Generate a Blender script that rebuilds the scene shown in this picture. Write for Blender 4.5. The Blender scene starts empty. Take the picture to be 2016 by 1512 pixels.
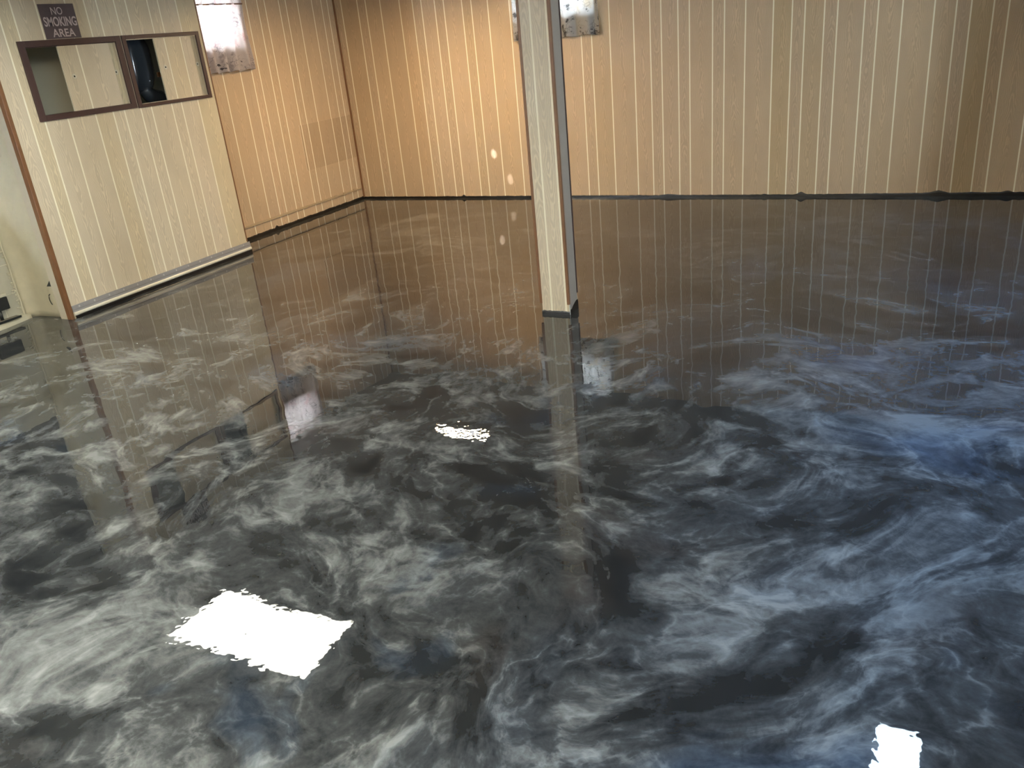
import bpy, bmesh, math, random
from mathutils import Vector, Matrix, noise as mn

random.seed(7)
S = bpy.context.scene
C = S.collection

# ---------------------------------------------------------------- camera
cam_d = bpy.data.cameras.new('camera'); cam = bpy.data.objects.new('camera', cam_d); C.objects.link(cam)
R = Vector((0.90045182, 0.42531701, -0.0910602)); U = Vector((-0.09183552, 0.39054159, 0.91599318)); W = Vector((-0.42515027, 0.81644516, -0.3907231))
cam.matrix_world = Matrix(((R.x, U.x, -W.x, 0), (R.y, U.y, -W.y, 0), (R.z, U.z, -W.z, 1.60123), (0, 0, 0, 1)))
cam_d.sensor_width = 36; cam_d.lens = 1630.634 / 2016 * 36; cam_d.clip_start = .05
S.camera = cam

# ---------------------------------------------------------------- world, exposure
wd = bpy.data.worlds.new('world'); S.world = wd; wd.use_nodes = True
bg = wd.node_tree.nodes['Background']; bg.inputs[0].default_value = (.80, .90, 1, 1); bg.inputs[1].default_value = 110
S.view_settings.view_transform = 'Standard'; S.view_settings.look = 'None'
S.view_settings.gamma = 1; S.view_settings.use_curve_mapping = False
S.view_settings.exposure = 0.68

# lamp strengths and colours (the lamps themselves are built further down)
PANEL_L, PANEL_C = 9.0, (1, .98, .84)
WARM_L, WARM_C = 190.0, (1, .70, .38)
COOL_L, COOL_C = 11.0, (.66, .84, 1)

# measured room
XL, YB, XP, ZC = -5.7307, 7.8283, -5.3687, 2.13
IN = .0254
XR, YF = 3.3, -2.2

# ---------------------------------------------------------------- node helpers
class N:
    def __init__(s, name):
        s.m = bpy.data.materials.new(name); s.m.use_nodes = True; s.t = s.m.node_tree; s.t.nodes.clear()
        s.out = s.t.nodes.new('ShaderNodeOutputMaterial')
    def n(s, typ, **kw):
        nd = s.t.nodes.new(typ)
        ins = kw.pop('ins', {})
        for k, v in kw.items(): setattr(nd, k, v)
        for k, v in ins.items():
            if isinstance(v, bpy.types.NodeSocket): s.t.links.new(v, nd.inputs[k])
            else: nd.inputs[k].default_value = v
        return nd
    def math(s, op, a, b=None, c=None, clamp=False):
        ins = {0: a}
        if b is not None: ins[1] = b
        if c is not None: ins[2] = c
        return s.n('ShaderNodeMath', operation=op, use_clamp=clamp, ins=ins).outputs[0]
    def vm(s, op, a, b=None, out=0):
        ins = {0: a}
        if b is not None: ins[1] = b
        return s.n('ShaderNodeVectorMath', operation=op, ins=ins).outputs[out]
    def vscale(s, a, f): return s.n('ShaderNodeVectorMath', operation='SCALE', ins={0: a, 'Scale': f}).outputs[0]
    def noise(s, vec, scale, det=2, rough=.5, dist=0, out=0):
        return s.n('ShaderNodeTexNoise', ins={'Vector': vec, 'Scale': scale, 'Detail': det, 'Roughness': rough, 'Distortion': dist}).outputs[out]
    def ramp(s, f, stops, interp='LINEAR'):
        r = s.n('ShaderNodeValToRGB', ins={0: f}); r.color_ramp.interpolation = interp
        e = r.color_ramp.elements
        while len(e) < len(stops): e.new(.5)
        for i, (p, c) in enumerate(stops):
            e[i].position = p; e[i].color = (c if len(c) == 4 else (*c, 1)) if isinstance(c, tuple) else (c, c, c, 1)
        return r.outputs[0]
    def mix(s, f, a, b, blend='MIX'):
        nd = s.n('ShaderNodeMix', data_type='RGBA', blend_type=blend)
        for k, v in ((0, f), (6, a), (7, b)):
            if isinstance(v, bpy.types.NodeSocket): s.t.links.new(v, nd.inputs[k])
            else: nd.inputs[k].default_value = (*v, 1) if isinstance(v, tuple) and len(v) == 3 else v
        return nd.outputs[2]
    def bump(s, h, strength=1, dist=.01, normal=None):
        ins = {'Height': h, 'Strength': strength, 'Distance': dist}
        if normal is not None: ins['Normal'] = normal
        return s.n('ShaderNodeBump', ins=ins).outputs[0]
    def pr(s, **kw):
        ins = {k.replace('_', ' '): v for k, v in kw.items()}
        p = s.n('ShaderNodeBsdfPrincipled')
        for k, v in ins.items():
            if isinstance(v, bpy.types.NodeSocket): s.t.links.new(v, p.inputs[k])
            else: p.inputs[k].default_value = (*v, 1) if isinstance(v, tuple) and len(v) == 3 else v
        s.t.links.new(p.outputs[0], s.out.inputs[0]); return p
    def obj(s): return s.n('ShaderNodeTexCoord').outputs['Object']

def simple(name, col, rough=.5, metal=0, nscale=30, namt=.12, bumpd=0, coat=0):
    m = N(name); o = m.obj(); f = m.noise(o, nscale, 4, .6)
    c = m.mix(m.math('MULTIPLY', f, namt * 2), col, tuple(x * .6 for x in col))
    kw = dict(Base_Color=c, Roughness=rough, Metallic=metal, Coat_Weight=coat)
    if bumpd: kw['Normal'] = m.bump(m.noise(o, nscale * 2, 4), .6, bumpd)
    m.pr(**kw); return m.m

# ---------------------------------------------------------------- materials
def mat_panel(name, base, amp=1.0):
    m = N(name)
    uv = m.n('ShaderNodeUVMap', uv_map='plank').outputs[0]
    sep = m.n('ShaderNodeSeparateXYZ', ins={0: uv}); u, v = sep.outputs[0], sep.outputs[1]
    at = m.n('ShaderNodeAttribute', attribute_name='rnd'); sc = m.n('ShaderNodeSeparateColor', ins={0: at.outputs['Color']})
    r1, r2, r3 = sc.outputs[0], sc.outputs[1], sc.outputs[2]
    off = m.math('MULTIPLY', r3, 37.0)
    vec = m.n('ShaderNodeCombineXYZ', ins={0: u, 1: v, 2: off}).outputs[0]
    # meander of the grain centre and cathedral contour field
    wob = m.noise(m.vm('MULTIPLY', vec, (3, 2.2, 1)), 1.0, 2)
    uc = m.math('ADD', u, m.math('MULTIPLY', m.math('SUBTRACT', wob, .5), .05))
    sgn = m.math('SUBTRACT', m.math('MULTIPLY', m.math('GREATER_THAN', r2, .5), 2.0), 1.0)
    arch = m.math('POWER', m.math('ABSOLUTE', m.math('MULTIPLY', uc, 26.0)), 1.55)
    slow = m.noise(m.vm('MULTIPLY', vec, (9, 3.2, 1)), 1.0, 3, .55)
    fld = m.math('ADD', m.math('MULTIPLY', v, 9.0), m.math('MULTIPLY', slow, 8.0))
    fld = m.math('ADD', m.math('MULTIPLY', fld, sgn), m.math('MULTIPLY', arch, 3.2))
    fine = m.noise(m.vm('MULTIPLY', vec, (60, 18, 1)), 1.0, 3)
    fld = m.math('ADD', fld, m.math('MULTIPLY', fine, .8))
    wv = m.math('SINE', m.math('MULTIPLY', fld, 5.4))
    wv = m.ramp(m.math('ADD', m.math('MULTIPLY', wv, .5), .5), [(0, 0.), (.55, .25), (.85, 1.), (1, 1.)])
    mask = m.ramp(m.noise(m.vm('MULTIPLY', vec, (10, 3, 1)), 1.0, 2), [(.3, .35), (.6, 1.)])
    pore = m.noise(m.vm('MULTIPLY', vec, (420, 30, 1)), 1.0, 2)
    c_dark = tuple(x * .88 for x in base); c_light = tuple(min(1, x * q) for x, q in zip(base, (1.14, 1.16, 1.18)))
    g = m.math('MULTIPLY', wv, m.math('MULTIPLY', mask, .85 * amp))
    col = m.mix(g, c_dark, c_light)
    col = m.mix(m.math('MULTIPLY', pore, .22), col, tuple(x * .72 for x in base))
    # plank to plank tint
    tint = m.ramp(r1, [(0, (.95, .92, .88)), (.3, (1, .98, .96)), (.6, (.97, .95, .95)), (.85, (.93, .90, .78)), (1, (1.04, 1, .98))])
    col = m.mix(1.0, col, tint, 'MULTIPLY')
    b = m.bump(wv, .15, .0006)
    m.pr(Base_Color=col, Roughness=.42, Normal=b, Specular_IOR_Level=.35)
    return m.m

M = {}
M['panel'] = mat_panel('wood_print_panelling', (.64, .49, .33))
M['panel_p'] = mat_panel('pale_panelling', (.75, .66, .50), 1.1)
M['groove'] = simple('cream_groove', (.99, .93, .77), .5, namt=.02)
M['wood_trim'] = simple('brown_trim', (.26, .12, .05), .4, nscale=18, namt=.4)
M['dark_trim'] = simple('dark_brown_frame', (.075, .038, .034), .45, nscale=40, namt=.3)
M['cream'] = simple('cream_board', (.62, .56, .44), .6)
M['plaster'] = simple('rough_cream_plaster', (.68, .63, .47), .75, nscale=14, namt=.25, bumpd=.004)
M['grey'] = simple('grey_strip', (.30, .29, .30), .5)
M['greyvinyl'] = simple('grey_vinyl', (.33, .32, .32), .38, nscale=25, namt=.25)
M['black'] = simple('black_epoxy_edge', (.016, .014, .013), .22, nscale=60, namt=.4, bumpd=.002)
M['chrome'] = simple('bright_screw', (.6, .58, .55), .25, .9)
M['ivory'] = simple('ivory_plastic', (.85, .80, .66), .35)
M['screwcap'] = simple('grey_screw_cap', (.52, .50, .50), .35)
M['hole'] = simple('dark_hole', (.01, .008, .006), .8)
M['slider_side'] = simple('cream_slider_edge', (.62, .56, .45), .5)
M['gloss_black'] = simple('glossy_black_plastic', (.05, .06, .075), .16, nscale=8, namt=.3, coat=.5)
M['sign'] = simple('sign_plate', (.115, .085, .095), .45, nscale=50, namt=.25)
M['letter'] = simple('sign_letter', (.62, .53, .54), .5)
M['ceil'] = simple('ceiling_boards', (.36, .34, .30), .8, nscale=6)
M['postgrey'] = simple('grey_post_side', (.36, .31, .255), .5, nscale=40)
M['white'] = simple('white_enamel', (.75, .75, .73), .4)
M['concrete'] = simple('grey_concrete', (.42, .43, .38), .8, nscale=5, namt=.3, bumpd=.003)
M['plank'] = simple('weathered_wood', (.25, .22, .18), .7, nscale=25, namt=.5)
M['darkmetal'] = simple('dark_metal', (.03, .032, .03), .4, .3)

def block_mat():
    m = N('painted_block'); o = m.obj(); s = m.n('ShaderNodeSeparateXYZ', ins={0: o})
    v = m.n('ShaderNodeCombineXYZ', ins={0: s.outputs[1], 1: s.outputs[2], 2: 0.0}).outputs[0]
    br = m.n('ShaderNodeTexBrick', ins={'Vector': v, 'Scale': 1.0, 'Mortar Size': .004, 'Mortar Smooth': .5, 'Brick Width': .41, 'Row Height': .205,
                                      'Color1': (.54, .50, .38, 1), 'Color2': (.50, .47, .36, 1), 'Mortar': (.72, .68, .52, 1)})
    nz = m.noise(o, 20, 5)
    col = m.mix(m.math('MULTIPLY', nz, .35), br.outputs[0], (.30, .28, .22))
    h = m.math('ADD', m.math('MULTIPLY', br.outputs[1], .8), m.math('MULTIPLY', nz, .5))
    m.pr(Base_Color=col, Roughness=.7, Normal=m.bump(h, .6, .003)); return m.m
M['block'] = block_mat()

def floor_mat():
    m = N('metallic_epoxy'); o = m.obj()
    o = m.vm('ADD', o, (3.7, 1.3, 0))
    def warp(vec, scale, amt, det=2):
        c = m.noise(vec, scale, det, .5, 0, 1)
        return m.vm('ADD', vec, m.vscale(m.vm('SUBTRACT', c, (.5, .5, .5)), amt))
    w1 = warp(o, .6, 1.35, 2)
    w2 = warp(w1, 1.8, .55, 3)
    w3 = warp(w2, 6.0, .07, 3)
    w4 = warp(warp(o, 1.3, .35, 3), 5.0, .14, 5)
    big = m.noise(w2, .9, 3, .55)
    mid = m.noise(w3, 3.0, 8, .56)
    fine = m.math('ADD', m.math('MULTIPLY', m.noise(w3, 9.0, 8, .6), .6), m.math('MULTIPLY', m.noise(w4, 7.0, 9, .6), .4))
    def ridge(vec, sc, k, det=4):
        n = m.noise(vec, sc, det, .55)
        return m.math('POWER', m.math('SUBTRACT', 1.0, m.math('MULTIPLY', m.math('ABSOLUTE', m.math('SUBTRACT', n, .5)), 2.0), clamp=True), k)
    v1 = ridge(w3, 1.8, 13.0)
    v2 = ridge(m.vm('ADD', w3, (9, 4, 2)), 3.6, 16.0)
    v3 = ridge(m.vm('ADD', w2, (2, 14, 2)), 1.3, 34.0, 6)
    base = m.math('ADD', m.math('MULTIPLY', mid, .62), m.math('MULTIPLY', fine, .38))
    base = m.math('ADD', base, m.math('MULTIPLY', m.math('SUBTRACT', big, .5), .40))
    lum = m.ramp(base, [(.31, .0), (.44, .24), (.55, .5), (.72, .88)])
    vv = m.math('MULTIPLY', m.math('ADD', m.math('ADD', m.math('MULTIPLY', v1, .26), m.math('MULTIPLY', v2, .20)), m.math('MULTIPLY', v3, .30)), m.ramp(fine, [(.35, .15), (.6, 1.)]))
    lum = m.math('ADD', lum, vv)
    sp = m.math('MULTIPLY', m.math('SUBTRACT', m.noise(w4, 42.0, 5, .7), .5), .34)
    lum = m.math('ADD', lum, m.math('MULTIPLY', sp, m.ramp(lum, [(.1, .15), (.5, 1.)])), clamp=True)
    col = m.ramp(lum, [(0, (.006, .0072, .0095)), (.24, (.022, .0245, .028)), (.52, (.070, .076, .081)), (1, (.30, .32, .325))])
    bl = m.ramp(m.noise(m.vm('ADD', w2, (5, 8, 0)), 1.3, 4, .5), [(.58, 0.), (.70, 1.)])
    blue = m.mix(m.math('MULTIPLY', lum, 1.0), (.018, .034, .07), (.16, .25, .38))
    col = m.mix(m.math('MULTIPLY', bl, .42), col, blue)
    br = m.ramp(m.noise(m.vm('ADD', w2, (15, 2, 0)), 1.6, 3, .5), [(.60, 0.), (.72, 1.)])
    col = m.mix(m.math('MULTIPLY', br, .35), col, (.07, .055, .048))
    # pigment dulled and darkened towards the back wall, imitating the grazing view
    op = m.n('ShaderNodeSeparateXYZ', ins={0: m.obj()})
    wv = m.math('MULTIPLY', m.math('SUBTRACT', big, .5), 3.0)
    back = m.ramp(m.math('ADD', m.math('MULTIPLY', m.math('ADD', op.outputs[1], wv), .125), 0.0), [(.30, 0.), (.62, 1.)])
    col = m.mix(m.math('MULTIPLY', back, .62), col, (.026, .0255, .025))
    side = m.ramp(m.math('ADD', m.math('MULTIPLY', m.math('ADD', op.outputs[0], wv), .2), .6), [(.34, 0.), (.66, 1.)])  # cool light painted as a blue tint on the right, over some blue pigment
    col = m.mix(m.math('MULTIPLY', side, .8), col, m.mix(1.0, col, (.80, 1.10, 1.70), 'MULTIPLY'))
    # surface: slow waves of the self-levelled coat, orange peel, dust nibs and tiny bubbles
    oo = m.obj()
    def spot(x, y, rad):
        d = m.vm('DISTANCE', m.vm('MULTIPLY', oo, (1, 1, 0)), (x, y, 0), out=1)
        return m.math('SUBTRACT', 1.0, m.math('DIVIDE', d, rad), clamp=True)
    # orange peel is stronger in a few patches of the coat
    peel = m.math('ADD', m.math('MULTIPLY', spot(-1.73, 2.81, .42), 1.8), m.math("ADD", spot(-1.95, 1.42, .75), spot(.08, 1.60, .6)), clamp=True)
    wav = m.noise(o, 3.0, 1, .5)
    wav2 = m.noise(m.vm('ADD', o, (4, 4, 0)), 7.0, 1, .5)
    h = m.math('ADD', m.math('MULTIPLY', wav, .0012), m.math('ADD', m.math('MULTIPLY', wav2, .00030), m.math('MULTIPLY', m.noise(m.vm('ADD', o, (8, 3, 0)), 17.0, 0, .5), .00006)))
    h = m.math('ADD', h, m.math('MULTIPLY', m.noise(m.vm('ADD', o, (1, 7, 0)), 34.0, 1, .5), m.math('ADD', m.math('MULTIPLY', peel, .00022), .000004)))
    vo = m.n('ShaderNodeTexVoronoi', feature='F1', ins={'Vector': o, 'Scale': 9.0, 'Randomness': 1.0})
    keep = m.math('GREATER_THAN', m.n('ShaderNodeSeparateColor', ins={0: vo.outputs['Color']}).outputs[0], .72)
    dot = m.math('SUBTRACT', 1.0, m.math('MULTIPLY', vo.outputs['Distance'], 34.0), clamp=True)
    dot = m.math('MULTIPLY', m.math('MULTIPLY', m.math('SQRT', dot), keep), .0022)
    h = m.math('ADD', h, dot)
    cn = m.bump(h, 1.0, 1.0)
    bn = m.bump(m.math('ADD', mid, m.math('MULTIPLY', fine, .35)), .35, .04)
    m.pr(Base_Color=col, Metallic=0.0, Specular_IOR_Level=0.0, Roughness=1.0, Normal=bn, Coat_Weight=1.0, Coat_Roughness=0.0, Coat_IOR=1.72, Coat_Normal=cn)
    return m.m
M['floor'] = floor_mat()

def curtain_mat(name, base, dark, accent, trans, bright):
    m = N(name)
    uv = m.n('ShaderNodeUVMap', uv_map='cloth').outputs[0]
    s = m.n('ShaderNodeSeparateXYZ', ins={0: uv})
    d = m.vm('ADD', uv, m.vscale(m.vm('SUBTRACT', m.noise(uv, 14, 3, .5, 0, 1), (.5, .5, .5)), .05))
    n1 = m.noise(d, 9, 5, .65); n2 = m.noise(m.vm('ADD', d, (3, 7, 0)), 6, 3, .5)
    flo = m.ramp(n1, [(.56, 0.), (.62, 1.)]); ac = m.ramp(n2, [(.58, 0.), (.66, 1.)])
    lines = m.ramp(m.n('ShaderNodeTexVoronoi', feature='DISTANCE_TO_EDGE', ins={'Vector': d, 'Scale': 26.0}).outputs[0], [(0, 1.), (.05, 0.)])
    sprig = m.math('MULTIPLY', lines, m.ramp(m.noise(uv, 11, 2), [(.5, 0.), (.58, 1.)]))
    col = m.mix(m.math('MULTIPLY', ac, .55), base, accent)
    col = m.mix(m.math('MULTIPLY', flo, dark[3]), col, dark[:3])
    col = m.mix(m.math('MULTIPLY', sprig, .7), col, dark[:3])
    band = m.math('MULTIPLY', m.math('GREATER_THAN', s.outputs[1], 1.512), m.math('LESS_THAN', s.outputs[1], 1.575))
    fig = m.ramp(m.noise(m.vm('MULTIPLY', m.vm('ADD', d, (1.3, 2.1, 0)), (1, 1.6, 1)), 17, 2, .5), [(.60, 0.), (.63, 1.)])
    col = m.mix(m.math('MULTIPLY', m.math('MULTIPLY', fig, band), .85), col, (.05, .045, .06))
    weave = m.bump(m.noise(uv, 260, 2), .3, .001)
    di = m.n('ShaderNodeBsdfDiffuse', ins={0: col, 'Normal': weave}); tr = m.n('ShaderNodeBsdfTranslucent', ins={0: col, 'Normal': weave})
    mx = m.n('ShaderNodeMixShader', ins={0: trans, 1: di.outputs[0], 2: tr.outputs[0]})
    m.t.links.new(mx.outputs[0], m.out.inputs[0]); return m.m
M['curt1'] = curtain_mat('floral_curtain_pink', (.74, .68, .66), (.20, .16, .19, .40), (.62, .42, .42), .5, 1)
M['curt2'] = curtain_mat('floral_curtain_tan', (.58, .57, .56), (.05, .045, .05, .85), (.50, .42, .32), .45, 1)

def glass_mat():
    m = N('window_glass'); t = m.n('ShaderNodeBsdfTransparent', ins={0: (.95, .97, .97, 1)}); g = m.n('ShaderNodeBsdfGlossy', ins={'Roughness': .0})
    fr = m.n('ShaderNodeFresnel', ins={0: 1.45}).outputs[0]
    mx = m.n('ShaderNodeMixShader', ins={0: fr, 1: t.outputs[0], 2: g.outputs[0]}); m.t.links.new(mx.outputs[0], m.out.inputs[0]); return m.m
M['glass'] = glass_mat()
def emit(name, col, st):
    m = N(name); o = m.obj(); f = m.noise(o, 25, 2)
    e = m.n('ShaderNodeEmission', ins={0: (*col, 1), 1: m.math('MULTIPLY', m.math('ADD', m.math('MULTIPLY', f, .06), .97), st)})
    m.t.links.new(e.outputs[0], m.out.inputs[0]); return m.m
M['lit_panel'] = emit('lit_diffuser', PANEL_C, PANEL_L)
M['lit_fill'] = emit('lit_fill_diffuser', PANEL_C, 40.0)  # for the added fill panels
M['lit_warm'] = emit('lit_warm_diffuser', WARM_C, WARM_L)
M['lit_cool'] = emit('lit_cool_diffuser', COOL_C, COOL_L)

# ---------------------------------------------------------------- mesh helpers
def obj(name, bm, mat, parent=None, smooth=False):
    me = bpy.data.meshes.new(name); bm.normal_update(); bm.to_mesh(me); bm.free()
    for k in (mat if isinstance(mat, (list, tuple)) else [mat]): me.materials.append(k)
    o = bpy.data.objects.new(name, me); C.objects.link(o)
    if parent is not None: o.parent = parent; o.matrix_parent_inverse = Matrix.Translation(-parent.location) if parent.type == 'EMPTY' else Matrix.Identity(4)
    if smooth: me.polygons.foreach_set('use_smooth', [True] * len(me.polygons))
    return o
def tag(o, label=None, cat=None, group=None, kind=None):
    for k, v in (('label', label), ('category', cat), ('group', group), ('kind', kind)):
        if v: o[k] = v
    return o
def empty(name, loc):
    e = bpy.data.objects.new(name, None); C.objects.link(e); e.location = loc; e.empty_display_size = .1; return e
def box(bm, x0, x1, y0, y1, z0, z1, bev=0, mi=0):
    vs = [bm.verts.new(p) for p in ((x0, y0, z0), (x1, y0, z0), (x1, y1, z0), (x0, y1, z0), (x0, y0, z1), (x1, y0, z1), (x1, y1, z1), (x0, y1, z1))]
    fs = [bm.faces.new([vs[i] for i in q]) for q in ((0, 3, 2, 1), (4, 5, 6, 7), (0, 1, 5, 4), (1, 2, 6, 5), (2, 3, 7, 6), (3, 0, 4, 7))]
    for f in fs: f.material_index = mi
    if bev:
        es = list({e for f in fs for e in f.edges})
        bmesh.ops.bevel(bm, geom=es, offset=bev, segments=2, affect='EDGES', profile=.5)
    return bm
def B(*a, **k):
    return box(bmesh.new(), *a, **k)
def tube(bm, pts, r, seg=8, radii=None):
    rings = []
    for i, p in enumerate(pts):
        p = Vector(p); a = Vector(pts[max(i - 1, 0)]); b = Vector(pts[min(i + 1, len(pts) - 1)]); t = (b - a).normalized()
        s = t.cross(Vector((0, 0, 1)) if abs(t.z) < .9 else Vector((1, 0, 0))).normalized(); q = t.cross(s)
        rr = radii[i] if radii else r
        rings.append([bm.verts.new(p + (s * math.cos(k * 2 * math.pi / seg) + q * math.sin(k * 2 * math.pi / seg)) * rr) for k in range(seg)])
    for i in range(len(rings) - 1):
        for k in range(seg): bm.faces.new((rings[i][k], rings[i][(k + 1) % seg], rings[i + 1][(k + 1) % seg], rings[i + 1][k]))
    bm.faces.new(rings[0][::-1]); bm.faces.new(rings[-1]); return bm
def lathe(bm, prof, axis, org, seg=20):
    """profile (r, h) spun about an axis vector through org"""
    ax = Vector(axis).normalized(); s = ax.cross(Vector((0, 0, 1)) if abs(ax.z) < .9 else Vector((1, 0, 0))).normalized(); q = ax.cross(s); org = Vector(org)
    rings = [[bm.verts.new(org + ax * h + (s * math.cos(k * 2 * math.pi / seg) + q * math.sin(k * 2 * math.pi / seg)) * max(r, 1e-5)) for k in range(seg)] for r, h in prof]
    for i in range(len(rings) - 1):
        for k in range(seg): bm.faces.new((rings[i][k], rings[i][(k + 1) % seg], rings[i + 1][(k + 1) % seg], rings[i + 1][k]))
    bm.faces.new(rings[0][::-1]); bm.faces.new(rings[-1]); bmesh.ops.recalc_face_normals(bm, faces=bm.faces); return bm

PAT = [0, 4, 11, 20, 26, 30, 36, 40]
def grooves(origin, lo, hi):
    out = []; k = math.floor((lo - origin) / (48 * IN)) - 1
    while True:
        for p in PAT:
            x = origin + (k * 48 + p) * IN
            if x > hi - .004: return out
            if x > lo + .004: out.append(x)
        k += 1
def panelling(name, frame, lo, hi, z0, z1, origin, holes=(), mats=None, seed=1, parent=None, G=.011, D=.0010, gr=None):
    """frame(u, z, depth) -> world point; planks between routed grooves, grooves recessed by D"""
    rnd = random.Random(seed); bm = bmesh.new(); uvl = bm.loops.layers.uv.new('plank'); cl = bm.loops.layers.float_color.new('rnd')
    gs = gr if gr is not None else grooves(origin, lo, hi)
    segs = []; prev = lo
    for g in gs:
        segs.append((prev, g - G / 2, 0)); segs.append((g - G / 2, g + G / 2, 1)); prev = g + G / 2
    segs.append((prev, hi, 0))
    def face(pts, uvs, c, mi):
        f = bm.faces.new([bm.verts.new(frame(*p)) for p in pts]); f.material_index = mi
        for l, q in zip(f.loops, uvs): l[uvl].uv = q; l[cl] = c
    for a, b, isg in segs:
        if b - a < 1e-4: continue
        mid = (a + b) / 2; c = (rnd.random(), rnd.random(), rnd.random(), 1)
        cuts = sorted({a, b} | {h[i] for h in holes for i in (0, 1) if a < h[i] < b})
        for ca, cb in zip(cuts, cuts[1:]):
            hs = sorted([h for h in holes if h[0] < (ca + cb) / 2 < h[1]], key=lambda h: h[2]); z = z0; spans = []
            for h in hs:
                if h[2] > z: spans.append((z, h[2]))
                z = h[3]
            if z < z1: spans.append((z, z1))
            for s0, s1 in spans:
                if isg:
                    q = D
                    face([(ca, s0, -q), (cb, s0, -q), (cb, s1, -q), (ca, s1, -q)], [(0, s0), (0, s0), (0, s1), (0, s1)], c, 1)
                    face([(ca, s0, 0), (ca, s0, -q), (ca, s1, -q), (ca, s1, 0)], [(0, s0)] * 4, c, 1)
                    face([(cb, s0, -q), (cb, s0, 0), (cb, s1, 0), (cb, s1, -q)], [(0, s0)] * 4, c, 1)
                else:
                    face([(ca, s0, 0), (cb, s0, 0), (cb, s1, 0), (ca, s1, 0)], [(ca - mid, s0), (cb - mid, s0), (cb - mid, s1), (ca - mid, s1)], c, 0)
    # solid backing a little behind the face, so the sheet has thickness (4 mm panel + studs)
    T = .012
    ub = sorted({lo, hi} | {h[i] for h in holes for i in (0, 1)}); zb = sorted({z0, z1} | {h[i] for h in holes for i in (2, 3)})
    for a, b in zip(ub, ub[1:]):
        for s0, s1 in zip(zb, zb[1:]):
            if any(h[0] < (a + b) / 2 < h[1] and h[2] < (s0 + s1) / 2 < h[3] for h in holes): continue
            face([(a, s0, -T), (a, s1, -T), (b, s1, -T), (b, s0, -T)], [(0, 0)] * 4, (0, 0, 0, 1), 1)
    def rim(a, b, s0, s1):
        for q in ([(a, s0, 0), (a, s0, -T), (a, s1, -T), (a, s1, 0)], [(b, s0, 0), (b, s1, 0), (b, s1, -T), (b, s0, -T)],
                  [(a, s0, 0), (b, s0, 0), (b, s0, -T), (a, s0, -T)], [(a, s1, 0), (a, s1, -T), (b, s1, -T), (b, s1, 0)]):
            face(q, [(0, 0)] * 4, (0, 0, 0, 1), 1)
    rim(lo, hi, z0, z1)
    for h in holes: rim(*h)
    return obj(name, bm, mats or [M['panel'], M['groove']], parent)

def ragged_band(name, frame, lo, hi, hfun, mat, step=.012, T=.004, seed=3, parent=None):
    """painted edge band: frame(u, z, d); height varies along u"""
    bm = bmesh.new(); n = int((hi - lo) / step); rows = []
    for i in range(n + 1):
        u = lo + (hi - lo) * i / n; h = hfun(u)
        rows.append([bm.verts.new(frame(u, 0, 0)), bm.verts.new(frame(u, 0, T)), bm.verts.new(frame(u, h * .7, T)), bm.verts.new(frame(u, h, T * .4)), bm.verts.new(frame(u, h, 0))])
    for a, b in zip(rows, rows[1:]):
        for k in range(5): bm.faces.new((a[k], b[k], b[(k + 1) % 5], a[(k + 1) % 5]))
    bm.faces.new(rows[0]); bm.faces.new(rows[-1][::-1]); bmesh.ops.recalc_face_normals(bm, faces=bm.faces)
    return obj(name, bm, mat, parent)
def ST(o, label=None): o['kind'] = 'structure'; return tag(o, label)
def nz(*a): return mn.noise(Vector(a))

# ---------------------------------------------------------------- setting
bm = B(-6.35, XR + .3, YF - .3, YB + .3, -.08, 0)
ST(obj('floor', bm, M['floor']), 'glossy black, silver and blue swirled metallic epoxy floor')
ST(obj('ceiling', B(-6.35, XR + .3, YF - .3, YB + .3, ZC, ZC + .06), M['ceil']))

fr_back = lambda u, z, d: (u, YB - d, z)
fr_left = lambda u, z, d: (XL + d, u, z)
fr_part = lambda u, z, d: (XP + d, u, z)
W1 = (5.60, 6.36, 1.70, 2.10)          # left window opening (Y range)
W2 = (-3.63, -2.86, 1.70, 2.10)        # back window opening (X range)
ob = XL + .29838
wb = panelling('wall_back', fr_back, XL, XR, 0, ZC, ob, [W2], seed=5)
ST(wb, 'long back wall of tan wood-print panelling with pale grooves')
wl = panelling('wall_left', fr_left, 5.49, YB, 0, ZC, YB - 1.80522 - 11 * IN, [W1], seed=11)
ST(wl, 'short tan panelled wall between the corner and the boxed-out closet')

def masonry(name, frame, lo, hi, hole, T=.22, d0=.012):
    """block wall behind the panelling with the window opening through it"""
    bm = bmesh.new()
    def bx(a, b, s0, s1):
        p = [Vector(frame(a, s0, -d0)), Vector(frame(b, s1, -d0 - T))]
        box(bm, min(p[0].x, p[1].x), max(p[0].x, p[1].x), min(p[0].y, p[1].y), max(p[0].y, p[1].y), s0, s1)
    bx(lo, hole[0], 0, ZC); bx(hole[1], hi, 0, ZC); bx(hole[0], hole[1], 0, hole[2]); bx(hole[0], hole[1], hole[3], ZC)
    return obj(name, bm, M['concrete'])
mb = masonry('trim_1', fr_back, XL - .3, XR, W2); ST(mb)
ml = masonry('trim_2', fr_left, 5.49, YB, W1); ST(ml)

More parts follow.
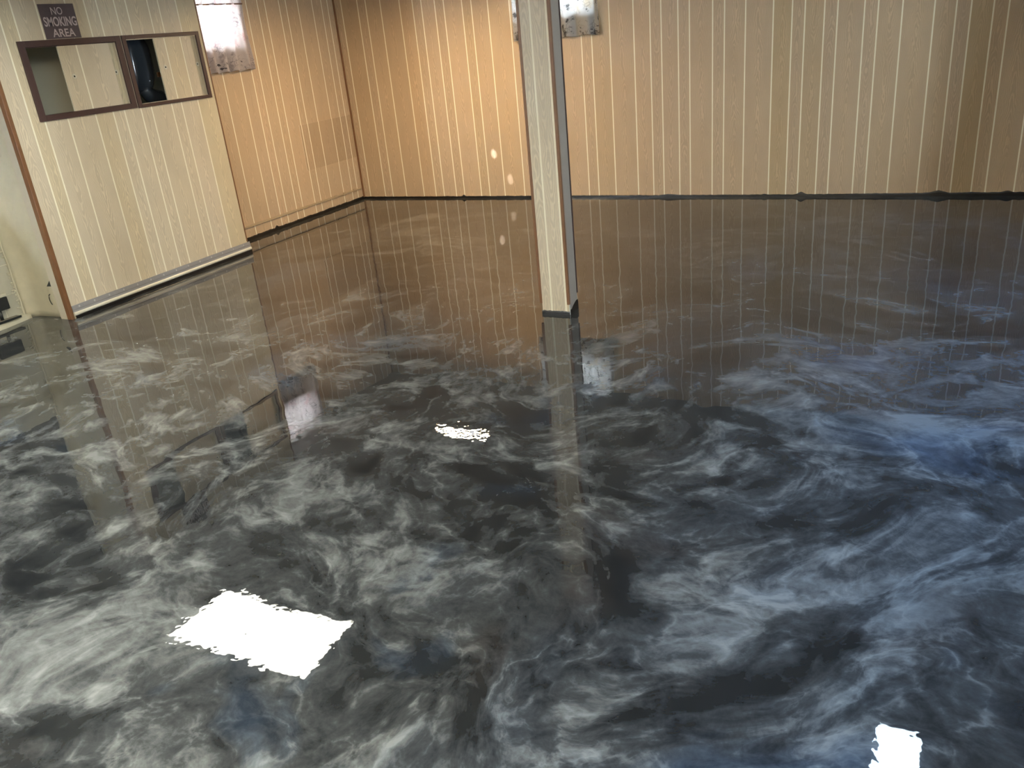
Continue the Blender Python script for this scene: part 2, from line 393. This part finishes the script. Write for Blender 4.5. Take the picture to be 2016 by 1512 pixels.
def window(name, frame, w):
    a, b, s0, s1 = w
    e = bpy.data.objects.new(name, None); C.objects.link(e); e.location = frame((a + b) / 2, s0, -.12); ST(e)
    bm = bmesh.new(); t = .035
    def bx(bm_, u0, u1, z0, z1, d0, d1):
        p, q = Vector(frame(u0, z0, d0)), Vector(frame(u1, z1, d1))
        box(bm_, min(p.x, q.x), max(p.x, q.x), min(p.y, q.y), max(p.y, q.y), z0, z1)
    for u0, u1, z0, z1 in ((a, a + t, s0, s1), (b - t, b, s0, s1), (a + t, b - t, s0, s0 + t), (a + t, b - t, s1 - t, s1), ((a + b) / 2 - .014, (a + b) / 2 + .014, s0 + t, s1 - t)):
        bx(bm, u0, u1, z0, z1, -.17, -.13)
    obj('window_frame', bm, M['white'], e)
    g = bmesh.new(); bx(g, a + t, b - t, s0 + t, s1 - t, -.153, -.149); obj('pane', g, M['glass'], e)
    return e
window('window_1', fr_left, W1); window('window_2', fr_back, W2)
# thin brown casing beside the back window, left side
ST(obj('trim_3', B(-3.665, -3.640, YB - .012, YB, 1.675, ZC, .002), M['wood_trim']))

# other room walls, out of the frame
XD = -5.80
W3 = (4.4, 5.2, 1.45, 2.0)  # unseen window, added to bring cool light in from the right
fr_right = lambda u, z, d: (XR - d, u, z)
wr = panelling('wall_right', fr_right, YF, YB, 0, ZC, .1, [W3], seed=21); ST(wr)
mr = masonry('trim_4', fr_right, YF, YB, W3); ST(mr); window('window_added', fr_right, W3)
fr_front = lambda u, z, d: (u, YF + d, z)
ST(panelling('wall_front', fr_front, -6.1, XR, 0, ZC, .3, seed=23))

# painted block wall left of the closet, with cove into the closet end
ST(obj('wall_side', B(-6.02, XD, YF, 3.60, 0, .78), M['block']), 'cream painted low block wall beside the closet end')
M['dirt'] = simple('dark_crawlspace', (.035, .030, .026), .95, nscale=8, namt=.5)
ST(obj('trim_17', B(-6.35, -6.02, YF, 3.60, 0, .74), M['dirt']), 'dark earth of the crawl space behind the low block wall')
ST(obj('trim_18', B(-6.38, -6.30, YF, 3.60, .74, ZC), M['dirt']))
ST(obj('trim_19', B(-6.35, -5.83, 3.60, 3.66, 0, ZC), M['dirt']))
ST(obj('trim_20', B(-6.35, XD, YF, 3.58, 1.98, ZC), M['dirt']))
# smooth rounded plaster return: cove from block wall to the closet end
bm = bmesh.new(); prof = [(XD - .02, 3.595)]
for k in range(13):
    a = k / 12; ang = a * math.pi / 2
    prof.append((XD + .085 * (1 - math.cos(ang)) * 1.0 - .0, 3.605 + .085 * math.sin(ang)))
prof += [(-5.60, 3.695), (-5.40, 3.70), (-5.40, 3.74), (XD - .02, 3.74)]
rows = []
for j in range(44):
    z = ZC * j / 43
    rows.append([bm.verts.new((x + (.004 * nz(x * 9, y * 9, z * 4) if 0 < i < len(prof) - 2 else 0), y + (.005 * nz(x * 7 + 3, y * 7, z * 3.1) if 0 < i < len(prof) - 2 else 0), z)) for i, (x, y) in enumerate(prof)])
for a, b in zip(rows, rows[1:]):
    for k in range(len(prof)): bm.faces.new((a[k], a[(k + 1) % len(prof)], b[(k + 1) % len(prof)], b[k]))
bm.faces.new(rows[0][::-1]); bm.faces.new(rows[-1]); bmesh.ops.recalc_face_normals(bm, faces=bm.faces)
o = obj('trim_5', bm, M['plaster'], smooth=False)
for p in o.data.polygons: p.use_smooth = len(p.vertices) == 4
ST(o, 'smooth rounded plaster cove at the closet end')
# ragged bead of dried mortar on the seam
bm = bmesh.new(); pts = []; rad = []
for j in range(160):
    z = .02 + 2.1 * j / 159; k = .5 + .5 * nz(z * 30, 3, 1); low = max(0, 1 - z / .9)
    pts.append((XD + .006 + .004 * nz(z * 25, 1, 1), 3.606 + .006 * nz(z * 9, 8, 1), z)); rad.append(.005 + (.009 * k) * low)
tube(bm, pts[:150], .006, 7, rad[:150])
rr = random.Random(4)
for j in range(46):
    z = .03 + abs(rr.gauss(0, .28)); y = 3.60 - abs(rr.gauss(0, .012)); r = rr.uniform(.004, .009)
    bmesh.ops.create_icosphere(bm, subdivisions=1, radius=r, matrix=Matrix.Translation((XD + .004, y, z)) @ Matrix.Diagonal((.7, 1.6, .8, 1)))
ST(obj('trim_6', bm, M['plaster'], smooth=True), 'ragged dried mortar bead on the seam')
# low cream ledge at the wall foot
bm = bmesh.new(); rows = []
for j in range(40):
    y = YF + (3.64 - YF) * (j / 39) ** .5; w = .062 - max(0, y - 3.40) * .17; h = .034 + .004 * nz(y * 6, 0, 0)
    rows.append([bm.verts.new(p) for p in ((XD - .01, y, 0), (XD + w + .006, y, 0), (XD + w, y, h * .7), (XD + w - .012, y, h), (XD - .01, y, h + .003))])
for a, b in zip(rows, rows[1:]):
    for k in range(5): bm.faces.new((a[k], b[k], b[(k + 1) % 5], a[(k + 1) % 5]))
bm.faces.new(rows[0]); bm.faces.new(rows[-1][::-1]); bmesh.ops.recalc_face_normals(bm, faces=bm.faces)
ST(obj('trim_7', bm, M['plaster'], smooth=False), 'low cream kerb at the foot of the block wall')

# ---------------------------------------------------------------- closet front (boxed-out partition)
H1 = (3.915, 4.645, 1.350, 1.790); H2 = (4.735, 5.430, 1.350, 1.795)
wp = panelling('wall_closet', fr_part, 3.675, 5.507, 0, ZC, 3.8076, [H1, H2], mats=[M['panel_p'], M['groove']], seed=33)
ST(wp, 'pale panelled closet front with two sliding hatches')
ST(obj('trim_8', B(-5.482, -5.408, 3.660, 3.677, 0, ZC, .002), M['cream']), 'cream board on the closet end')
ST(obj('trim_9', B(-5.408, XP + .004, 3.656, 3.684, .0, ZC, .003), M['wood_trim']), 'brown corner bead on the closet edge')
ST(obj('trim_10', B(XP - .03, XP + .004, 5.500, 5.512, .10, ZC, .002), M['wood_trim']))
ST(obj('trim_11', B(XL + .001, XP - .012, 5.45, 5.49, 0, ZC), M['concrete']))            # closet side return
ST(obj('trim_12', B(XL - .12, XL - .04, 3.74, 5.49, 0, ZC), simple('closet_render', (.66, .68, .60), .8, nscale=5)), 'grey rendered wall inside the closet')
# studs between the two hatches, behind the panel
ST(obj('trim_13', B(XP - .07, XP - .014, 4.665, 4.715, 0, ZC), M['plank']))
# torn plaster lip high on the closet end
ST(obj('trim_14', B(-5.500, -5.480, 3.664, 3.690, 1.33, ZC, .004), M['plaster']))

# base strips of the closet front
zf = .0
e = empty('baseboard_closet', (XP, 4.59, 0)); ST(e, 'grey strip and cream moulding along the closet foot')
bm = bmesh.new(); n = 60; rows = []
for j in range(n + 1):
    y = 3.684 + (5.53 - 3.684) * j / n; w = .0015 * nz(y * 5, 2, 2)
    rows.append([bm.verts.new(p) for p in ((XP, y, .048), (XP + .012 + w, y, .048), (XP + .008 + w, y, .060), (XP + .010 + w, y, .066), (XP + .006 + w, y, .094 + w), (XP, y, .094 + w))])
for a, b in zip(rows, rows[1:]):
    for k in range(6):
        f = bm.faces.new((a[k], b[k], b[(k + 1) % 6], a[(k + 1) % 6]))
bm.faces.new(rows[0]); bm.faces.new(rows[-1][::-1]); bmesh.ops.recalc_face_normals(bm, faces=bm.faces)
obj('grey_strip', bm, M['greyvinyl'], e)
bm = bmesh.new(); rows = []
for j in range(n + 1):
    y = 3.684 + (5.53 - 3.684) * j / n
    rows.append([bm.verts.new(p) for p in ((XP, y, .02), (XP + .010, y, .02), (XP + .017, y, .030), (XP + .017, y, .040), (XP + .009, y, .050), (XP, y, .050))])
for a, b in zip(rows, rows[1:]):
    for k in range(6): bm.faces.new((a[k], b[k], b[(k + 1) % 6], a[(k + 1) % 6]))
bm.faces.new(rows[0]); bm.faces.new(rows[-1][::-1]); bmesh.ops.recalc_face_normals(bm, faces=bm.faces)
obj('cream_moulding', bm, M['ivory'], e, smooth=False)
for j in range(14):
    y = 3.74 + j * .131
    s = bmesh.new(); lathe(s, [(.007, 0), (.0075, .0015), (.004, .003), (.001, .003)], (1, 0, 0), (XP + .0085, y, .079), 12); obj('screw', s, M['screwcap'], e)
def hb(a, b, sc=30, seed=0): return lambda u: a + b * (nz(u * sc, seed, 0) * .6 + nz(u * sc * 3, seed, 4) * .4)
for_band = ragged_band('black_edge', lambda u, z, d: (XP + .010 + d, u, z), 3.69, 5.53, hb(.024, .005, 12, 2), M['black'], parent=None)
for_band.parent = e; for_band.matrix_parent_inverse = Matrix.Translation(-e.location)
# left wall and back wall painted edge bands
def hback(u):
    h = .022 + .004 * nz(u * 7, 1, 0) + .003 * nz(u * 26, 5, 0)
    if u > -1.1: h += .010 * min(1, (u + 1.1) / 1.6)
    for c, w, a in ((-5.63, .03, .004), (-4.43, .015, .016), (-2.18, .06, .010), (-.98, .03, .022), (.12, .05, .018), (.62, .03, .012), (-1.3, .02, .006)):
        h += a * math.exp(-((u - c) / w) ** 2)
    return h
ST(ragged_band('baseboard_back', fr_back, XL, XR, hback, M['black']), 'ragged black painted edge along the back wall foot')
def hleft(u): return .030 + .006 * nz(u * 8, 3, 0) + .005 * nz(u * 30, 2, 0) + .014 * math.exp(-((u - 6.32) / .02) ** 2)
ST(ragged_band('baseboard_left', fr_left, 5.50, YB, hleft, M['black']), 'ragged black painted edge along the left wall foot')
# surface raceway along the left wall
e = empty('wire_raceway', (XL, 6.65, .13))
tag(e, 'thin tan surface raceway running low along the left panelled wall into the corner', 'raceway')
obj('channel', B(XL, XL + .011, 5.512, 7.29, .116, .137, .002), M['panel_plain'] if 'panel_plain' in M else simple('tan_raceway', (.50, .38, .24), .45), e)
tan = bpy.data.materials.get('tan_raceway')
obj('channel_end', B(XL, XL + .010, 7.34, 7.80, .117, .134, .002), tan, e)
for y in (7.31, 7.47, 7.66):
    obj('clip', B(XL, XL + .016, y - .022, y + .022, .112, .142, .004), tan, e)
# corner beads
ST(obj('trim_15', B(XL, XL + .016, YB - .016, YB, .02, ZC, .003), M['wood_trim']), 'brown bead in the room corner')
# darker replacement panel areas on the left wall (mounted sheet repair)
pm = mat_panel('darker_panelling', (.54, .405, .265))
gl = [g for g in grooves(YB - 1.80522 - 11 * IN, 6.93, 7.80)]
pt = panelling('trim_16', lambda u, z, d: (XL + .003 + d, u, z), 6.93, 7.806, .47, .92, 0, mats=[pm, M['groove']], seed=8, gr=gl, D=.001)
ST(pt, 'slightly darker repair piece set in the left panelled wall')

# ---------------------------------------------------------------- hatches
def hatch(y0, y1, z0, z1, t, door0, door1, back0, knob_ys, label, seed):
    e = empty('sliding_hatch', (XP, (y0 + y1) / 2, z0)); tag(e, label, 'hatch', None)
    bm = bmesh.new(); p = .012
    for a, b, s0, s1 in ((y0, y0 + t, z0, z1), (y1 - t, y1, z0, z1), (y0 + t, y1 - t, z0, z0 + t * .72), (y0 + t, y1 - t, z1 - t * .8, z1)):
        box(bm, XP - .060, XP + p, a, b, s0, s1, .002)
    obj('hatch_frame', bm, M['dark_trim'], e)
    iz0, iz1 = z0 + t * .72, z1 - t * .8
    obj('jamb_liner', B(XP - .058, XP - .001, y1 - t - .0035, y1 - t, iz0, iz1, .0005), M['slider_side'], e)
    # track rails top and bottom
    obj('track', B(XP - .044, XP - .001, y0 + t, y1 - t, iz0, iz0 + .0025), M['dark_trim'], e)
    obj('track', B(XP - .044, XP - .001, y0 + t, y1 - t, iz1 - .0035, iz1), M['dark_trim'], e)
    for i, (a, b, x) in enumerate(((door0, door1, XP - .008), (back0, y1 - t - .002, XP - .026))):
        d = panelling('hatch_door', lambda u, z, dd, x=x: (x + dd, u, z), a, b, iz0 + .003, iz1 - .004, 0,
                      mats=[M['panel_p'], M['groove']], seed=seed + i, gr=[a + (b - a) * q for q in ((.36,) if seed < 50 else (.28, .72))] if i == 0 else [a + (b - a) * .74], D=.0015, parent=None)
        d.parent = e; d.matrix_parent_inverse = Matrix.Translation(-e.location)
        yk = knob_ys[i]; zk = (iz0 + iz1) / 2 + .012
        k = bmesh.new(); lathe(k, [(.017, -.001), (.017, .002), (.0135, .005), (.0075, .004), (.007, .001), (.001, .001)], (1, 0, 0), (x, yk, zk), 20)
        ko = obj('finger_pull', k, M['ivory'], d); ko.matrix_parent_inverse = d.matrix_parent_inverse.inverted() @ Matrix.Translation(-e.location) if False else Matrix.Identity(4)
        k = bmesh.new(); lathe(k, [(.0062, .0008), (.006, .0018), (.001, .0018)], (1, 0, 0), (x, yk, zk), 14); h = obj('pull_hole', k, M['hole'], d)
        h.matrix_parent_inverse = Matrix.Identity(4)
    return e
hatch(3.871, 4.688, 1.327, 1.828, .048, 4.167, 4.585, 4.30, (4.237, 4.607), 'half-open dark brown framed sliding hatch below the no smoking sign', 41)
hatch(4.702, 5.464, 1.323, 1.828, .034, 5.009, 5.380, 5.06, (5.060, 5.415), 'half-open dark brown framed sliding hatch with a black case behind it', 51)

# glossy black case hanging inside the closet, seen through the right hatch
bm = bmesh.new(); x0 = -5.60; rings = []
def sect(z):
    # centre y, half width, half depth
    t = (z - 1.415) / .435
    w = .135 * (max(0.0, 1 - abs(2 * t - 1) ** 3.2)) ** .42 + .004
    return 4.965 + .015 * t, w, .085 * (max(0.0, 1 - abs(2 * t - 1) ** 3.5)) ** .5 + .003
nr, ns = 34, 40
for j in range(nr + 1):
    z = 1.416 + .432 * j / nr; cy, w, dd = sect(z); ring = []
    for k in range(ns):
        a = 2 * math.pi * k / ns; c, s = math.cos(a), math.sin(a)
        y = cy + w * math.copysign(abs(s) ** .55, s); x = x0 + dd * math.copysign(abs(c) ** .6, c)
        u = (y - cy) / .13
        if c > 0:
            x += .016 * math.exp(-((u - .52) / .10) ** 2) - .012 * math.exp(-((u) / .35) ** 2) + .012 * math.exp(-((u + .62) / .09) ** 2)
            if z > 1.70: x += .014 * math.exp(-(((y - cy + .04) ** 2 + (z - 1.76) ** 2) / .0009))
        ring.append(bm.verts.new((x, y, z)))
    rings.append(ring)
for a, b in zip(rings, rings[1:]):
    for k in range(ns): bm.faces.new((a[k], a[(k + 1) % ns], b[(k + 1) % ns], b[k]))
bm.faces.new(rings[0][::-1]); bm.faces.new(rings[-1])
e = empty('moulded_case', (x0, 4.965, 1.372)); tag(e, 'glossy black moulded case hanging behind the open half of the right hatch', 'case')
obj('shell', bm, M['gloss_black'], e, smooth=True)
bm = bmesh.new(); pts = []
for j in range(16):
    t = j / 15; pts.append((x0 + .01, 4.98 + .17 * t, 1.45 - .085 * t - .03 * math.sin(t * math.pi)))
tube(bm, pts, .04, 14, [.045 + .02 * math.sin(i / 15 * math.pi * .8) for i in range(16)])
obj('chute', bm, M['gloss_black'], e, smooth=True)
obj('clasp', B(x0 + .085, x0 + .10, 5.085, 5.125, 1.52, 1.556, .003), M['wood_trim'], e)
bm = bmesh.new(); tube(bm, [(x0 - .01, 4.965, 1.83), (x0 - .05, 4.965, 1.90), (XL - .04, 4.965, 1.92)], .008, 8)
obj('hanger', bm, M['darkmetal'], e, smooth=True)

# ---------------------------------------------------------------- sign
e = empty('wall_sign', (XP, 4.236, 1.83)); tag(e, 'dark brown no smoking area sign with pale lettering, above the left hatch', 'sign')
bm = bmesh.new()
box(bm, XP, XP + .004, 4.098, 4.372, 1.831, 2.046, .0015)
obj('plate', bm, M['sign'], e)
def letters(txt, y0, y1, z0, z1, bold=.0, shear=0, name='lettering'):
    cu = bpy.data.curves.new('t', 'FONT'); cu.body = txt; cu.extrude = .02; cu.offset = bold; cu.resolution_u = 4
    t = bpy.data.objects.new('t', cu); C.objects.link(t); bpy.context.view_layer.update()
    me = bpy.data.meshes.new_from_object(t.evaluated_get(bpy.context.evaluated_depsgraph_get())); bpy.data.objects.remove(t)
    xs = [v.co.x for v in me.vertices]; ys = [v.co.y for v in me.vertices]; x0, x1, q0, q1 = min(xs), max(xs), min(ys), max(ys)
    for v in me.vertices:
        a = (v.co.x - x0) / (x1 - x0); b = (v.co.y - q0) / (q1 - q0); zz = .0015 if v.co.z > 0 else 0
        v.co = (XP + .0035 + zz, y0 + (y1 - y0) * a, z0 + (z1 - z0) * b)
    me.materials.append(M['letter']); o = bpy.data.objects.new(name, me); C.objects.link(o); o.parent = e; o.matrix_parent_inverse = Matrix.Translation(-e.location); return o
letters('NO', 4.186, 4.273, 1.980, 2.026)
letters('SMOKING', 4.112, 4.364, 1.908, 1.967, .018)
letters('AREA', 4.154, 4.330, 1.842, 1.892, .012)

# ---------------------------------------------------------------- curtains
def curtain(name, frame, u0, u1, z0, z1, mat, label, folds, seed, rodz, dist=.045, lean=0):
    e = empty(name, frame((u0 + u1) / 2, z0, dist)); tag(e, label, 'curtain')
    bm = bmesh.new(); uvl = bm.loops.layers.uv.new('cloth'); nu, nzr = 150, 60; g = []
    for j in range(nzr + 1):
        t = j / nzr; row = []
        for i in range(nu + 1):
            s = i / nu
            w = (u1 - u0); flare = .03 * (1 - t)
            u = u0 - flare * .3 + (w + flare * 1.1) * s + lean * (1 - t)
            ph = s * folds * 2 * math.pi + .9 * nz(s * 5, t * 1.3, seed) * 2 + 1.4 * (1 - t) * nz(s * 3, 5, seed)
            amp = .016 + .010 * (1 - t) * (1 + nz(s * 4, 9, seed))
            d = dist + amp * math.sin(ph) + .004 * math.sin(ph * 2.3 + 1)
            pinch = math.exp(-((z0 + (z1 - z0) * t - rodz) / .012) ** 2); d = d * (1 - .35 * pinch) + dist * .35 * pinch
            zb = z0 + .006 * math.sin(ph + .5) + .008 * nz(s * 6, 2, seed) + .012 * s * 0
            z = zb + (z1 - zb) * t
            row.append((bm.verts.new(frame(u, z, d)), (s * w * 1.25, z)))
        g.append(row)
    for a, b in zip(g, g[1:]):
        for k in range(nu):
            q = [a[k], a[k + 1], b[k + 1], b[k]]; f = bm.faces.new([v[0] for v in q])
            for l, v in zip(f.loops, q): l[uvl].uv = v[1]
    fab = obj('fabric', bm, mat, e, smooth=True)
    md = fab.modifiers.new('solid', 'SOLIDIFY'); md.thickness = .0012
    # stitched hem
    bm = bmesh.new(); tube(bm, [tuple(Vector(g[0][i][0].co)) if False else (0, 0, 0) for i in range(0)] or [frame(u0 - .012, rodz, dist), frame(u1 + .012, rodz, dist)], .006, 8)
    obj('rod', bm, M['wood_trim'], e, smooth=True)
    return e, g
curtain('window_curtain', fr_left, 5.585, 6.392, 1.492, 2.118, M['curt1'], 'sheer pinkish floral curtain glowing over the small window right of the closet', 6, 3, 2.046)
curtain('window_curtain', fr_back, -3.655, -2.822, 1.500, 2.118, M['curt2'], 'short tan curtain with dark floral print on the back wall beside the post', 5, 9, 2.046)

# dark printed figures (toile) applied near the hems: thin cloth appliques following the fabric are part of its print
# ---------------------------------------------------------------- post
PX0, PX1, PY0, PY1 = -2.022, -1.846, 4.385, 4.522
e = empty('support_post', ((PX0 + PX1) / 2, (PY0 + PY1) / 2, 0)); tag(e, 'boxed support post with pale panelled face, grey side and brown corner beads, standing mid floor', 'post')
o = panelling('panelled_face', lambda u, z, d: (u, PY0 - d, z), PX0, PX1, .0, ZC, 0, mats=[M['panel_p'], M['groove']], seed=61, gr=[PX0 + .062, PX1 - .021])
o.parent = e; o.matrix_parent_inverse = Matrix.Translation(-e.location)
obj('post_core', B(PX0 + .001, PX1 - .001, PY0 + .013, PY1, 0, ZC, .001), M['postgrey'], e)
obj('corner_bead', B(PX1 - .012, PX1 + .004, PY0 - .005, PY0 + .014, .065, ZC, .002), M['wood_trim'], e)
obj('corner_bead', B(PX0 - .016, PX0 + .002, PY0 - .001, PY0 + .014, .065, ZC, .002), M['wood_trim'], e)
obj('corner_bead', B(PX1 - .004, PX1 + .004, PY1 - .006, PY1 + .004, .10, ZC, .001), M['dark_trim'], e)
b = ragged_band('black_edge', lambda u, z, d: (u, PY0 - d, z), PX0 - .004, PX1 + .002, hb(.022, .006, 60, 5), M['black'], .004, .003)
b.parent = e; b.matrix_parent_inverse = Matrix.Translation(-e.location)
b = ragged_band('black_edge', lambda u, z, d: (PX1 + d, u, z), PY0 + .012, PY1 + .002, lambda u: .028 + .030 * min(1, max(0, (u - PY0 - .04) / .07)) ** .7, M['black'], .004, .003)
b.parent = e; b.matrix_parent_inverse = Matrix.Translation(-e.location)

# ---------------------------------------------------------------- things on the floor by the block wall
e = empty('wooden_offcut', (-5.77, 3.42, .037)); tag(e, 'flat grey weathered board lying on the cream kerb at the far left', 'board')
obj('board', B(-5.795, -5.748, 3.18, 3.545, .0365, .052, .002), M['plank'], e)
obj('dark_edge', B(-5.7485, -5.7445, 3.18, 3.55, .037, .053, .0008), M['darkmetal'], e)
e = empty('junction_box', (XD, 3.42, .12)); tag(e, 'small black box mounted on the block wall just above the kerb', 'box')
obj('box_body', B(XD, XD + .035, 3.33, 3.505, .118, .205, .004), M['darkmetal'], e)
obj('rim', B(XD, XD + .028, 3.32, 3.512, .206, .228, .004), M['plaster'], e)
bm = bmesh.new(); tube(bm, [(XD + .018, 3.43, .05), (XD + .018, 3.43, .12)], .012, 10); obj('conduit', bm, M['darkmetal'], e, smooth=True)
# dark patch for a gap, and hook, in the plaster near the cream board
e = empty('wire_hook', (-5.53, 3.69, .2)); tag(e, 'small dark wire hook sticking out of the plaster beside the closet end board', 'hook')
bm = bmesh.new(); tube(bm, [(-5.555 + .022 * math.cos(a), 3.682, .135 + .04 * math.sin(a)) for a in [math.pi * (.5 + .9 * i / 10) for i in range(11)]], .003, 6); obj('wire', bm, M['darkmetal'], e, smooth=True)
bm = bmesh.new(); q = [(-5.565, .232), (-5.482, .236), (-5.482, .30), (-5.52, .275)]
vs = [bm.verts.new((x, 3.684, z)) for x, z in q]; vs2 = [bm.verts.new((x, 3.700, z)) for x, z in q]; bm.faces.new(vs); bm.faces.new(vs2[::-1])
for k in range(4): bm.faces.new((vs[k], vs2[k], vs2[(k + 1) % 4], vs[(k + 1) % 4]))
bmesh.ops.recalc_face_normals(bm, faces=bm.faces)
o = obj('gap_patch', bm, M['darkmetal']); tag(o, 'dark pointed patch standing for a gap in the plaster above the wire hook', 'wedge')

# ---------------------------------------------------------------- lamps
def ceiling_light(name, x0, x1, y0, y1, lit, label, drop=.035, rim=.02):
    e = empty(name, ((x0 + x1) / 2, (y0 + y1) / 2, ZC)); tag(e, label, 'ceiling light')
    bm = bmesh.new()
    for a, b, c, d in ((x0 - rim, x0, y0 - rim, y1 + rim), (x1, x1 + rim, y0 - rim, y1 + rim), (x0, x1, y0 - rim, y0), (x0, x1, y1, y1 + rim)): box(bm, a, b, c, d, ZC - drop, ZC)
    obj('housing', bm, M['white'], e)
    obj('diffuser', B(x0, x1, y0, y1, ZC - drop + .006, ZC - drop + .012), lit, e)
    return e
ceiling_light('ceiling_light', -4.50, -3.29, 3.04, 3.60, M['lit_panel'], 'wide white panel light mirrored as the large bright patch in the near floor')
ceiling_light('ceiling_light', -4.27, -3.73, 6.43, 6.53, M['lit_warm'], 'warm yellow light mirrored as golden sparkle in the middle of the floor', .03, .012)
ceiling_light('ceiling_light', .04, .26, 2.68, 3.86, M['lit_cool'], 'cool white light strip mirrored at the bottom right edge of the floor')
ceiling_light('ceiling_light', -3.9, -2.7, -1.0, -.44, M['lit_fill'], 'unseen white fill panel added behind the camera on the left')  # this panel and the next are added to raise the ambient light
ceiling_light('ceiling_light', -2.1, -.9, -1.0, -.44, M['lit_fill'], 'unseen white fill panel added behind the camera on the right')
# narrow spot lights added beside the warm fitting to make flecks on the back wall
def glint(src, dst, w, deg):
    l = bpy.data.lights.new('added_fleck_spot', 'SPOT'); l.energy = w; l.spot_size = math.radians(deg); l.spot_blend = .8; l.color = (.85, .88, 1); l.shadow_soft_size = .002
    o = bpy.data.objects.new('added_fleck_spot', l); C.objects.link(o); o.location = src
    o.rotation_euler = (Vector(dst) - Vector(src)).to_track_quat('-Z', 'Y').to_euler()
glint((-4.30, 6.36, ZC - .03), (-4.023, YB, .455), 300, 2.0)
glint((-4.10, 6.36, ZC - .03), (-3.858, YB, .192), 200, 1.9)
# daylight enters by two windows and the added one: sampling portals in the openings
for p, n, w, h in (((XL - .05, 5.98, 1.9), (1, 0, 0), .76, .4), ((-3.245, YB + .05, 1.9), (0, -1, 0), .77, .4), ((XR + .05, 4.8, 1.725), (-1, 0, 0), .8, .55)):
    l = bpy.data.lights.new('window_portal', 'AREA'); l.shape = 'RECTANGLE'; l.size = w; l.size_y = h; l.cycles.is_portal = True
    o = bpy.data.objects.new('window_portal', l); C.objects.link(o); o.location = p; o.rotation_euler = Vector(n).to_track_quat('-Z', 'Z').to_euler()
